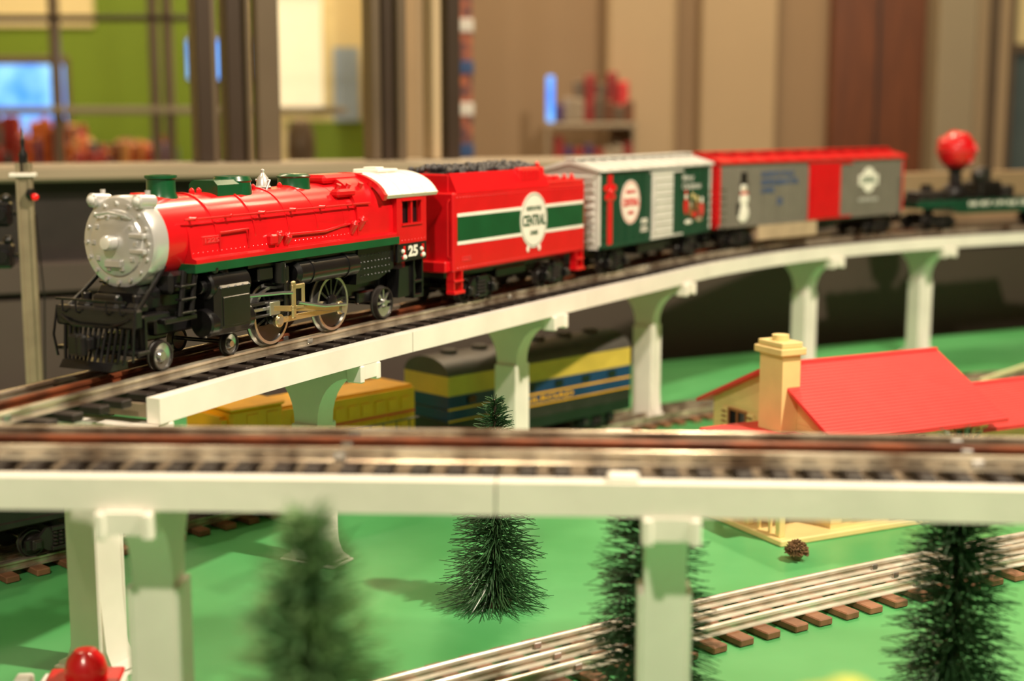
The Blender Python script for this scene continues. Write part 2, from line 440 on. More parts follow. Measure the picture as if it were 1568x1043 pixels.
    arc=[(3.05*math.cos(a),7.6+1.95*math.sin(a)) for a in [math.pi*k/20 for k in range(1,20)]]
    arc=[(3.0,8.15)]+[(y,z) for y,z in arc if z>8.2]+[(-3.0,8.15)]
    inner=[(y*.95,z-.22) for y,z in arc][::-1]
    mb.extr(arc+inner,'x',-21.4,-27.9,WHITE)
    mb.extr([(y*1.0,z+.05) for y,z in arc]+[(y,z-.1) for y,z in inner],'x',-21.1,-21.45,RED)
    mb.box(-23.5,-26,-1.0,1.0,9.5,9.72,WHITE,.06); mb.box(-24,-25,-.5,.5,9.7,9.85,WHITE,.04)
    for x in (-23.2,-24.6,-26.2): mb.extr([(y,z+.04) for y,z in arc]+[(y,z) for y,z in inner],'x',x,x-.1,WHITE)
    mb.build('cab',r)
    mb=MB(); mb.T=off
    mb.box(-1,-26,-1.25,1.25,1.7,5.0,BLACK,.1)
    mb.box(.4,-3.5,-1.6,1.6,3.0,4.4,BLACK,.3)
    mb.box(-1.1,-3.2,-2.3,2.3,3.9,5.1,BLACK,.2)
    mb.box(-7.5,-22.5,-2.4,2.4,4.7,4.94,BLACK)
    for sg in (-1,1):
        a,b=sorted((sg*1.3,sg*3.1))
        mb.box(-3.9,-7.0,a,b,1.5,4.3,BLACK,.3)
        mb.cyl((-3.7,sg*2.2,4.1),(-7.1,sg*2.2,4.1),.78,BLACK,n=24,b=.12)
        mb.cyl((-3.5,sg*2.25,2.1),(-7.3,sg*2.25,2.1),.8,BLACK,n=24,b=.1)
        mb.cyl((-3.35,sg*2.2,4.1),(-3.8,sg*2.2,4.1),.4,BLACK,n=16,b=.05)
        mb.cyl((-5.2,sg*2.3,4.6),(-5.2,sg*2.1,5.4),.45,BLACK,n=14); mb.sph((-4.2,sg*2.6,5.0),.3,BLACK,10,6)
        for i in range(5): mb.sph((-4.2-i*.62,sg*3.1,4.0),.07,BLACK,6,4)
        mb.box(-4.3,-6.6,sg*3.08,sg*3.16,1.9,3.5,BLACK,.05)
        mb.box(-7,-10.6,sg*2.35,sg*2.6,2.55,2.75,BLACK2,.04); mb.box(-7,-10.6,sg*2.35,sg*2.6,1.85,2.0,BLACK2,.04)
        mb.box(-7.2,-9.4,sg*2.4,sg*2.55,2.2,2.4,STEEL,.03)
        mb.box(-10.5,-11.0,sg*1.3,sg*2.7,1.9,4.6,BLACK,.06)
        for x in (-10.0,-16.3): wheel(mb,x,sg*1.85,1.78,1.72,STEEL,BLACK,13,.5,sg)
        mb.cyl((-10.0,sg*2.0,1.5),(-10.0,sg*2.75,1.5),.25,STEEL,n=12); mb.cyl((-16.3,sg*2.0,1.5),(-16.3,sg*2.95,1.5),.3,STEEL,n=12)
        mb.box(-9.6,-16.7,sg*2.5,sg*2.62,1.3,1.68,BRASS,.04)
        for x in (-10.0,-16.3): mb.cyl((x,sg*2.42,1.5),(x,sg*2.68,1.5),.42,BRASS,n=18,b=.04)
        T0=mb.T.copy(); mb.T=T0@Matrix.Translation((-9.2,0,2.3))@Matrix.Rotation(math.radians(6.5),4,'Y').inverted()
        mb.box(0,-7.3,sg*2.72,sg*2.84,-.17,.17,BRASS,.04); mb.T=T0
        mb.box(-8.9,-9.9,sg*2.5,sg*2.82,1.9,2.7,STEEL,.06)
        mb.box(-10.9,-11.3,sg*2.75,sg*2.95,1.5,3.7,BRASS,.08); mb.box(-11.9,-12.2,sg*2.75,sg*2.95,2.0,3.4,BRASS,.08)
        mb.box(-10.9,-12.2,sg*2.75,sg*2.95,3.2,3.5,BRASS,.06);mb.box(-10.9,-12.2,sg*2.75,sg*2.95,2.0,2.25,BRASS,.06)
        mb.tube([(-7.2,sg*2.5,3.2),(-10,sg*2.8,3.1),(-11.2,sg*2.85,3.0)],.11,STEEL); mb.tube([(-11.5,sg*2.9,2.4),(-14,sg*3.0,1.9),(-16.3,sg*3.0,1.75)],.1,STEEL)
        mb.lathe([(0,0),(.5,.05),(.72,.3),(.72,6.5),(.5,6.75),(0,6.8)],(-11.6,sg*2.3,4.05),(-1,0,0),BLACK,24)
        for x in (-13,-16.8): mb.lathe([(.7,0),(.78,.02),(.78,.25),(.7,.27)],(x,sg*2.3,4.05),(-1,0,0),BLACK,24)
        mb.box(-8.2,-9.6,sg*1.9,sg*2.6,3.9,4.7,BLACK,.1); mb.cyl((-10.3,sg*2.4,3.6),(-10.3,sg*2.4,4.9),.45,BLACK,n=14,b=.08)
        mb.extr([(-18.3,2.7),(-18.6,4.9),(-22.8,4.9),(-22.8,3.4),(-21,2.8)],'y',*sorted((sg*1.2,sg*2.5)),BLACK)
        for i in range(9):
            for k in range(4): mb.sph((-18.9-i*.42,sg*2.5,3.2+k*.42),.07,BLACK,6,4)
        wheel(mb,-22.4,sg*1.85,1.08,1.05,BLACK2,STEEL,8,.45,sg)
        mb.box(-20,-25,sg*1.2,sg*1.55,1.2,2.0,BLACK,.1); mb.extr([(-23.5,1.3),(-23.7,3.2),(-25.6,3.4),(-25.9,2.5),(-25,1.3)],'y',*sorted((sg*1.5,sg*2.4)),BLACK)
        mb.box(-25.2,-26.4,sg*1.9,sg*2.6,1.1,1.35,BLACK,.04); mb.box(-25.2,-26.4,sg*1.9,sg*2.6,2.1,2.3,BLACK,.04); mb.box(-25.2,-25.35,sg*1.9,sg*2.6,1.1,3.8,BLACK); mb.box(-26.3,-26.45,sg*1.9,sg*2.6,1.1,3.8,BLACK)
        for x,rr in ((-.6,.78),(-6.3,.62)):
            wheel(mb,x,sg*1.85,rr,rr,BLACK2,STEEL,0,.42,sg)
        mb.box(.6,-2.2,sg*1.2,sg*1.45,.7,1.2,BLACK,.08)
        mb.tube([(-1.1,sg*1.9,5.4),(.3,sg*2.1,4.3),(1.5,sg*2.3,3.4)],.13,BLACK)
        mb.tube([(-1.8,sg*2.6,5.1),(-1.3,sg*2.65,2.8)],.15,BLACK); mb.tube([(-2.7,sg*2.6,5.1),(-2.2,sg*2.65,2.8)],.15,BLACK)
        for z in (2.9,3.6,4.3): mb.box(-1.3,-2.5,sg*2.35,sg*2.8,z,z+.12,BLACK,.03)
        mb.box(1.2,2.1,sg*1.6,sg*2.8,1.2,1.4,BLACK,.05); mb.box(1.3,1.45,sg*1.7,sg*2.7,1.2,3.0,BLACK)
        mb.box(.3,1.3,sg*1.2,sg*2.1,3.1,3.7,BLACK,.2); mb.cyl((.8,sg*1.7,3.6),(.8,sg*1.7,4.1),.28,BLACK,n=14,b=.06)
        mb.tube([(2.0,sg*2.6,3.5),(2.3,sg*2.65,2.0),(2.2,sg*2.5,.9)],.07,BLACK)
        mb.box(-.2,-2.8,sg*2.0,sg*2.6,2.5,2.8,BLACK,.06)
    for x in (-.6,-6.3): mb.cyl((x,-2,.7),(x,2,.7),.12,BLACK)
    for x in (-10,-16.3,-22.4): mb.cyl((x,-2,1.78 if x>-20 else 1.08),(x,2,1.78 if x>-20 else 1.08),.2,BLACK)
    mb.box(1.8,-1.0,-2.3,2.3,2.7,3.1,BLACK,.08)
    mb.box(1.5,2.1,-2.65,2.65,2.5,3.5,BLACK,.1)
    mb.box(.6,1.5,-.9,.9,3.0,3.7,BLACK,.2); mb.cyl((1.1,-.8,3.8),(1.1,.8,3.8),.3,BLACK,n=16,b=.08)
    for i in range(-6,7):
        y=i*.35; mb.tube([(2.0,y,2.5),(2.7-abs(y)*.2,y*.92,.7)],.09,BLACK)
    mb.extr([(1.7,.45),(3.0,.45),(2.7,.85),(1.7,.85)],'y',-1.7,1.7,BLACK)
    mb.box(2.0,3.1,-.4,.4,1.4,2.1,BLACK,.12); mb.box(2.9,3.5,-.6,.1,1.2,2.3,BLACK,.12); mb.box(3.2,3.6,.05,.55,1.2,2.3,BLACK,.12)
    mb.box(.8,-2.5,-.8,.8,1.4,2.0,BLACK,.1)
    mb.tube([(2.1,-2.3,3.0),(2.4,-1.2,2.6),(2.4,1.2,2.6),(2.1,2.3,3.0)],.08,BLACK)
    for y in (-1.9,-1.0,1.0,1.9): mb.tube([(2.1,y,3.2),(2.35,y,3.3),(2.35,y,3.9)],.06,BLACK,6)
    mb.tube([(2.35,-2.3,3.9),(2.35,2.3,3.9)],.06,BLACK,6)
    mb.box(-26,-28.5,-.3,.3,1.6,1.9,BLACK)
    mb.build('running_gear',r)
locomotive()

# ---- tender
def tender():
    sa,sb=sFace+30.4,sFace+50.6; r=place(mainP,'model_tender_car',sa+4,sb-4,RZ)
    L=sb-sa; h=L/2; mb=MB(); Y=2.75
    mb.box(-h,h,-Y,Y,2.4,7.95,RED,.12)
    xr=-h+6.2
    mb.extr([(Y,7.9),(2.1,9.25),(1.85,9.25),(1.85,7.95),(-1.85,7.95),(-1.85,9.25),(-2.1,9.25),(-Y,7.9)],'x',xr,h-.5,RED)
    mb.box(xr-.3,xr,-2.2,2.2,7.9,9.35,RED,.1); mb.box(h-.8,h-.45,-2.1,2.1,7.9,9.2,RED,.1)
    mb.box(xr+1,xr+4.2,1.9,2.5,8.3,9.4,RED,.15)
    for i in range(5): mb.box(xr+1.2+i*.6,xr+1.5+i*.6,2.35,2.6,8.4,9.2,RED,.05)
    for sg in (-1,1): mb.box(-h+.1,xr,sg*2.45,sg*2.72,7.9,8.2,RED,.05)
    mb.box(-h+.1,-h+.35,-2.5,2.5,7.9,8.2,RED,.05)
    mb.cyl((-h+3,0,7.9),(-h+3,0,8.6),.9,RED,n=20,b=.1); mb.box(-h+1,-h+1.8,-1,1,7.9,8.5,RED,.1)
    for x in (-h+.7,-h+2,-h+3.4,-h+4.6,-h+5.6): mb.lathe([(.28,0),(.28,.3),(.15,.45),(.2,.6),(0,.75)],(x,1.9,7.95),(0,0,1),RED,12)
    mb.lathe([(.2,0),(.2,.3),(0,.5)],(xr,1.7,9.3),(0,0,1),RED,10)
    for x0 in (h-.1,-h+1.3):
        for sg in (-1,1):
            mb.box(x0-1.2,x0-1.05,sg*2.1,sg*2.7,.9,2.5,RED); mb.box(x0-.15,x0,sg*2.1,sg*2.7,.9,2.5,RED)
            mb.box(x0-1.3,x0+.1,sg*2.1,sg*2.85,.85,1.1,RED,.04); mb.box(x0-1.2,x0,sg*2.1,sg*2.8,1.7,1.85,RED,.03)
    mb.box(h-.2,h+.5,-2.4,2.4,2.4,3.2,RED,.1)
    for sg in (-1,1): mb.tube([(h+.1,sg*2.5,3.4),(h+.35,sg*2.5,3.6),(h+.35,sg*2.5,7.3),(h+.1,sg*2.5,7.5)],.06,RED)
    for i in range(46):
        for z in (7.6,2.7): mb.sph((-h+.5+i*(L-1)/45,Y,z),.06,RED,6,4)
    mb.build('tank',r)
    mb=MB()
    for sg in (-1,1):
        rt=(-1,0,0) if sg>0 else (1,0,0)
        mb.box(-h+.25,h-.5,sg*Y,sg*(Y+.03),4.55,6.25,GREEN)
        mb.box(-h+.25,h-.5,sg*Y,sg*(Y+.035),6.25,6.5,WHITE); mb.box(-h+.25,h-.5,sg*Y,sg*(Y+.035),4.3,4.55,WHITE)
        mb.lathe([(2.1,0),(2.1,.05),(0,.05)],(-1.4,sg*(Y+.02),5.4),(0,sg,0),WHITE,40)
        mb.lathe([(1.98,0),(1.98,.01),(1.92,.01),(1.92,0)],(-1.4,sg*(Y+.07),5.4),(0,sg,0),GREEN,40,closed=True)
        mb.text('CENTRAL',(-1.4,sg*(Y+.075),5.4),3.6,.85,GREEN,rt,bold=.02)
        mb.text('NORTH POLE',(-1.4,sg*(Y+.075),6.3),2.3,.34,GREEN,rt,bold=.01); mb.text('LINES',(-1.4,sg*(Y+.075),4.45),1.2,.34,GREEN,rt,bold=.01)
        for x in (-.5,-2.3): mb.sph((x,sg*(Y+.05),3.25),(.22,.04,.26),WHITE,10,6)
        mb.text('1225',(h-1.7,sg*(Y+.02),3.3),1.2,.35,REDR,rt)
    mb.build('lettering',r)
    mb=MB()
    for i in range(300):
        x=random.uniform(xr+.2,h-1); y=random.uniform(-1.75,1.75); hh=9.15+.4*(1-(y/2)**2)+random.uniform(-.1,.15)
        q=random.uniform(.18,.36); mb.sph((x,y,hh),(q,q*random.uniform(.7,1.1),q*.8),COAL,6,4)
    mb.box(xr,h-.8,-1.85,1.85,8,9.15,COAL)
    mb.build('coal_load',r,sharp=10)
    mb=MB(); mb.box(-h+.5,h-.5,-1.6,1.6,1.9,2.4,BLACK); truck(mb,h-4.4); truck(mb,-h+4.2); coupler(mb,-h+.6,-1)
    mb.box(-2,2.5,-1.5,1.8,1.3,2.0,BLACK,.1)
    mb.build('trucks',r)
tender()

def boxcar(name,sa,sb,side,roof,end,door,dx,dw,decor,under=BLACK):
    r=place(mainP,name,sa+4.5,sb-4.5,RZ); L=sb-sa; h=L/2; Y=2.6
    mb=MB()
    mb.box(-h+.1,h-.1,-Y,Y,2.3,8.65,side)
    for sg in (-1,1):
        for x in [(-h+.1)+(L-.2)*i/14 for i in range(15)]:
            mb.box(x-.03,x+.03,sg*Y,sg*(Y+.03),2.5,8.5,side)
        mb.box(-h,h,sg*Y,sg*(Y+.1),2.2,2.5,side,.03); mb.box(-h,h,sg*Y,sg*(Y+.1),8.4,8.7,side,.03)
        for e in (-1,1):
            mb.box(e*h,e*(h-.35),sg*Y,sg*(Y+.08),2.2,8.7,end,.03)
    mb.build('body',r)
    mb=MB()
    for e in (-1,1):
        a,b=sorted((e*(h-.12),e*h)); mb.box(a,b,-Y,Y,2.2,8.7,end)
        for i in range(10): 
            z=2.7+i*.6; mb.box(e*h,e*(h+.18),-2.3,2.3,z,z+.28,end,.08)
        for i in range(8): z=2.9+i*.7; mb.box(e*(h+.1),e*(h+.3),1.5,2.3,z,z+.08,end)
        mb.extr([(2.62,8.6),(0,9.4),(-2.62,8.6)],'x',a,b,end)
        mb.cyl((e*(h+.35),-1.5,6.5),(e*(h+.25),-1.5,6.5),.6,end,n=16)
    mb.build('ends',r)
    mb=MB()
    mb.extr([(2.85,8.62),(2.85,8.82),(.0,9.6),(-2.85,8.82),(-2.85,8.62),(0,9.3)],'x',-h-.25,h+.25,roof)
    for i in range(13):
        x=-h+.1+(L-.2)*i/12; mb.extr([(2.88,8.75),(2.88,8.9),(0,9.72),(-2.88,8.9),(-2.88,8.75)],'x',x-.1,x+.1,roof)
    mb.box(-h-.2,h+.2,-.55,.55,9.66,9.8,roof,.03)
    mb.build('roof',r)
    mb=MB()
    for sg in (-1,1):
        mb.box(dx-dw/2,dx+dw/2,sg*Y,sg*(Y+.16),2.5,8.3,door,.04)
        for i in range(8): z=2.9+i*.66; mb.box(dx-dw/2+.15,dx+dw/2-.15,sg*(Y+.1),sg*(Y+.24),z,z+.14,door,.04)
        mb.box(dx-dw/2-2.2,dx+dw/2+.3,sg*Y,sg*(Y+.2),8.2,8.4,door); mb.box(dx-dw/2-2.2,dx+dw/2+.3,sg*Y,sg*(Y+.2),2.35,2.5,door)
        mb.box(dx+dw/2-.4,dx+dw/2-.25,sg*(Y+.2),sg*(Y+.3),3,8,door)
        for e in (-1,1):
            for i in range(6):
                z=2.4+i*.75; mb.box(e*(h-.3),e*(h-1.3),sg*(Y+.12),sg*(Y+.2),z,z+.07,side)
            mb.box(e*(h-.3),e*(h-1.3),sg*2.2,sg*2.6,1.3,1.4,BLACK);mb.box(e*(h-.3),e*(h-.4),sg*2.2,sg*2.6,1.3,2.3,BLACK);mb.box(e*(h-1.2),e*(h-1.3),sg*2.2,sg*2.6,1.3,2.3,BLACK)
    mb.build('door',r)
    mb=MB(); decor(mb,h,Y); mb.build('graphics',r)
    mb=MB(); mb.box(-h+.3,h-.3,-1.2,1.2,1.7,2.3,BLACK); truck(mb,h-4.2); truck(mb,-h+4.2); coupler(mb,h-.4,1); coupler(mb,-h+.4,-1)
    if under!=BLACK: mb.box(h-17.5,h-6.8,-2.3,2.7,.7,2.25,under,.05)
    mb.box(-3,3,-1.4,2.0,1.1,2.0,BLACK,.1); mb.cyl((-5,1.2,1.6),(-3.2,1.2,1.6),.5,BLACK)
    mb.build('underframe',r)
def dec1(mb,h,Y):
    y=Y+.06
    mb.box(h-2.6,h-1.7,Y,y,2.5,8.4,RED)
    for a,b in ((.9,.55),(-.9,.55),(.6,-.7),(-.6,-.7)):
        mb.sph((h-2.15+a*.7,y,6.9+b*.6),(.6,.12,.35),RED,12,8)
    mb.sph((h-2.15,y+.05,6.9),(.35,.2,.35),RED,12,8)
    mb.lathe([(1.9,0),(1.9,.05),(0,.05)],(h-6.1,Y+.04,5.9),(0,1,0),WHITE,36)
    mb.lathe([(1.78,0),(1.78,.02),(1.7,.02),(1.7,0)],(h-6.1,Y+.09,5.9),(0,1,0),RED,36,closed=True)
    mb.text('CENTRAL',(h-6.1,Y+.1,5.9),3.1,.7,RED,bold=.03); mb.text('NORTH POLE',(h-6.1,Y+.1,6.8),1.9,.3,RED);mb.text('LINES',(h-6.1,Y+.1,5.0),1.2,.3,RED)
    mb.text('NP 2006',(h-9.0,Y+.04,4.1),1.3,.5,WHITE); mb.text('CAPY 100000\nLD LMT 77000',(h-9.0,Y+.04,3.4),1.4,.5,WHITE)
    x=-h+4.4
    mb.text('Merry\nChristmas',(x+.4,y-.02,7.2),4.4,1.4,LGREY,bold=.01)
    for (a,z,rx,rz,m) in [(1.6,4.9,.5,.8,RED),(1.6,5.8,.28,.3,WHITE),(1.6,6.15,.25,.25,RED),(.4,4.3,.45,.5,BROWN),(.5,5.0,.3,.35,TAN),(-.6,4.0,.7,.3,RED),(-1.0,4.8,.45,.5,BROWN),(-1.0,5.5,.28,.3,CREAM),(-2.2,4.4,.5,.7,REDR),(-2.2,5.3,.3,.3,WHITE),(.0,5.8,.25,.3,CREAM),(1.0,3.4,.9,.2,WHITE),(-1.6,3.5,.8,.2,TAN)]:
        mb.sph((x+a,y-.03,z),(rx,.07,rz),m,12,8)
def dec2(mb,h,Y):
    x=h-4.2; y=Y+.06
    mb.sph((x,y,3.6),(.95,.08,.95),WHITE,16,8); mb.sph((x-.1,y,5.0),(.75,.08,.7),WHITE,16,8); mb.sph((x,y,6.1),(.5,.08,.5),WHITE,16,8)
    mb.box(x-.75,x+.75,y,y+.05,6.5,6.65,BLACK); mb.box(x-.45,x+.45,y,y+.05,6.65,7.7,BLACK)
    mb.sph((x+.2,y+.08,6.15),.08,BLACK,6,4); mb.sph((x-.2,y+.08,6.15),.08,BLACK,6,4); mb.sph((x,y+.08,5.95),(.14,.1,.07),YEL,6,4)
    mb.box(x-.6,x+.6,y+.03,y+.1,5.5,5.7,RED); mb.box(x+.5,x+1.1,y,y+.05,3.4,4.6,BLACK2)
    mb.text('NORTH POLE\nREFRIGERATOR\nLINES',(h-10.5,Y+.05,6.6),6.6,2.2,TXTB,bold=.01)
    mb.text('25',(h-10.5,Y+.05,4.6),1.0,.7,TXTB)
    mb.lathe([(1.4,0),(1.4,.05),(0,.05)],(-h+7.6,Y+.04,6.3),(0,1,0),WHITE,36)
    mb.box(-h+5.6,-h+9.6,Y+.03,Y+.08,5.7,6.9,WHITE,.02)
    mb.text('CENTRAL',(-h+7.6,Y+.1,6.3),3.0,.6,GREEN,bold=.03); mb.text('NORTH POLE LINES',(-h+7.6,Y+.05,4.1),4,.35,LGREY)
boxcar('model_boxcar',sFace+53.2,sFace+77.6,DGREEN,LGREY,LGREY,LGREY,-.6,4.6,dec1)
boxcar('model_boxcar',sFace+80.6,sFace+115.8,GREY,RED,RED,RED,-1.2,6.0,dec2,TAN)
def flatcar():
    sa,sb=sFace+118.8,sFace+147; r=place(mainP,'model_flatcar',sa+4.5,sb-4.5,RZ); h=(sb-sa)/2
    mb=MB(); mb.box(-h,h,-2.7,2.7,2.6,3.5,DGREEN,.08); mb.extr([(-h+5,2.6),(-h+7,1.9),(h-7,1.9),(h-5,2.6)],'y',-2.6,2.6,DGREEN)
    for i in range(13):
        x=-h+1+i*(2*h-2)/12
        for sg in (-1,1): mb.box(x-.15,x+.15,sg*2.7,sg*2.85,2.5,3.7,DGREEN,.04)
    for i in range(30): x=-h+.3+i*(2*h-.6)/29; mb.box(x-.4,x+.4,-2.6,2.6,3.5,3.58,BLACK2)
    mb.text('NORTH POLE CENTRAL',(-1,2.72,3.0),14,.55,WHITE,bold=.04)
    truck(mb,h-4.2); truck(mb,-h+4.2); coupler(mb,h-.4,1); coupler(mb,-h+.4,-1)
    mb.build('deck',r)
    mb=MB(); X=h-8.4
    mb.box(X-2.2,X+2.2,-1.8,1.8,3.58,4.3,BLACK,.15); mb.box(X+2.6,X+7,-1.2,1.6,3.58,4.6,BLACK2,.2); mb.cyl((X+4.6,0,4.5),(X+4.6,0,5.3),.7,BLACK)
    mb.lathe([(1.6,0),(1.5,.5),(.8,1.2),(.7,2.4),(1.2,3.0),(0,3.0)],(X,0,4.3),(0,0,1),BLACK,24)
    mb.sph((X,0,9.3),2.3,RED,32,18)
    for (a,b) in [(0,.3),(60,.5),(120,.1),(180,.4),(240,.2),(300,.5),(30,-.4),(100,-.5),(200,-.4),(270,-.5),(90,.9),(250,1.1)]:
        d=Vector((math.cos(math.radians(a))*math.cos(b),math.sin(math.radians(a))*math.cos(b),math.sin(b)))
        p=Vector((X,0,9.3))+d*2.2; mb.lathe([(.55,0),(.55,.2),(.38,.25),(.3,.08),(0,.08)],p,d,RED,16)
    mb.lathe([(2.3,-.1),(2.42,-.1),(2.42,.1),(2.3,.1)],(X,0,9.3),(0,0,1),REDR,32,closed=True)
    mb.box(X-6.5,X-2.8,-1.6,1.6,3.58,5.6,BLACK,.3); mb.cyl((X-4.6,0,5.5),(X-4.6,0,7.2),1.0,BLACK2,n=20,b=.15); mb.sph((X-3.4,.4,6.2),.9,BLACK2,14,8); mb.box(X-9,X-7.2,-1.2,1.2,3.58,5.0,BLACK2,.2)
    mb.build('searchlight_load',r)
flatcar()

# ---- ground-level train
sA=AP.near(GR(7.6,129.0))
def diesel(name,sa,sb,kind):
    r=place(AP,name,sa+3,sb-3,1.02); h=(sb-sa)/2; Y=2.7
    mb=MB()
    def sec(y,z0,z1): return [(y,z0),(y,z1),(-y,z1),(-y,z0)]
    if kind=='blue':
        mb.extr(sec(Y,1.4,2.3),'x',-h,h,BLACK)
        mb.extr(sec(Y-.02,2.3,3.3),'x',-h,h,BLACK2)
        mb.extr(sec(Y,3.3,5.4),'x',-h,h,BLUE); mb.extr(sec(Y+.03,4.25,4.4),'x',-h,h,YEL); mb.extr(sec(Y+.03,3.3,3.42),'x',-h,h,YEL)
        mb.extr(sec(Y,5.4,7.0),'x',-h,h,PYEL)
        arc=[(Y,7.0)]+[(Y*math.cos(a),7.0+1.4*math.sin(a)) for a in [math.pi*k/14 for k in range(1,14)]]+[(-Y,7.0)]
        mb.extr(arc,'x',-h,h,RGREY)
        for i in range(6):
            x=-h+2.5+i*(2*h-5)/5
            for sg in (-1,1): mb.box(x-.5,x+.5,sg*Y,sg*(Y+.05),4.6,5.2,GLASSD)
            mb.cyl((x,0,8.3),(x,0,8.7),.7,RGREY,n=18,b=.1)
        mb.text('RAILROAD',(0,Y+.02,3.85),7,.45,YEL)
        for x in (-h+3.6,h-6,-2): mb.cyl((x,-Y-.02,6.2),(x,Y+.02,6.2),.4,PYEL)
    elif kind=='yellow':
        mb.extr(sec(Y-.6,1.4,2.4),'x',-h,h,BLACK); mb.extr(sec(Y,2.2,2.7),'x',-h,h,BLACK)
        mb.extr(sec(Y-.5,2.6,6.6),'x',-h,h-2,YEL)
        mb.box(h-7,h-2.5,-2.6,2.6,2.6,7.2,YEL,.2); mb.box(h-7.1,h-2.4,-2.7,2.7,7.15,7.4,YEL,.1)
        for x in (h-6,h-4.3): mb.box(x-.5,x+.5,2.55,2.68,5.6,6.8,YEL,.06)
        for i in range(9):
            x=-h+1+i*1.3
            mb.box(x-.5,x+.5,Y-.5,Y-.42,3.0,4.6,YEL,.05)
            mb.box(x-.45,x+.45,Y-.5,Y-.4,5.0,6.0,YEL,.05)
            for sg in (-1,1): mb.cyl((x,sg*Y,2.7),(x,sg*Y,4.3),.06,BLACK,n=6)
        for sg in (-1,1): mb.cyl((-h,sg*Y,4.3),(h-7,sg*Y,4.3),.07,BLACK,n=6); mb.box(-h,h,sg*(Y+.02),sg*(Y+.05),2.45,2.6,RED)
        mb.extr(sec(Y-.46,4.7,4.85),'x',-h,h-2,RED)
        mb.extr(sec(1.9,6.6,6.8),'x',-h,h-2,YEL)
    else:
        mb.box(-h,h,-2.6,2.6,2.2,2.7,BLACK2,.1); mb.extr([(-h,8.6),(-h+3,2.6),(h-3,2.6),(h,8.6)],'y',-2.5,2.5,BLACK2)
        for i in range(8):
            x=-h+2+i*(2*h-4)/7; mb.box(x-.1,x+.1,-2.7,2.7,3.2,8.6,BLACK2)
        mb.box(-h,h,-2.7,2.7,8.3,8.7,BLACK,.05)
    mb.build('body',r)
    mb=MB(); truck(mb,h-4.0,BLACK2 if kind!='blue' else BLACK)
    truck(mb,-h+4.0,BLACK2 if kind!='blue' else BLACK)
    coupler(mb,h-.3,1); coupler(mb,-h+.3,-1); mb.build('trucks',r)
diesel('model_diesel_locomotive',sA-21,sA+1.0,'blue')
diesel('model_diesel_switcher',sA-44,sA-24.2,'yellow')
diesel('model_hopper_car',sA-71,sA-50.5,'hopper')

# ------------------------------------------------------------ layout table
GRASS=mat('green_felt_paint',(92,174,108),.36,rgb2=(72,154,88),scale=6,bump=.25)
RIM=mat('dark_table_rim',(66,58,52),.5,var=.1)
def wy(x): return 1.0239*(163+.5*(x-10.9))-4.3
mb=MB()
mb.extr([(-110,5),(150,5),(150,wy(150)),(-110,wy(-110))],'z',-3,0,GRASS)
tb=root('layout_table'); mb.build('green_top',tb)
mb=MB(); mb.extr([(-112,3),(152,3),(152,wy(152)+3),(-112,wy(-112)+3)],'z',-12,-3.05,RIM)
for x,y in ((-104,12),(140,15),(-104,70),(140,200),(10,15)): mb.box(x-3,x+3,y-3,y+3,-95,-12,RIM)
mb.build('frame',tb)

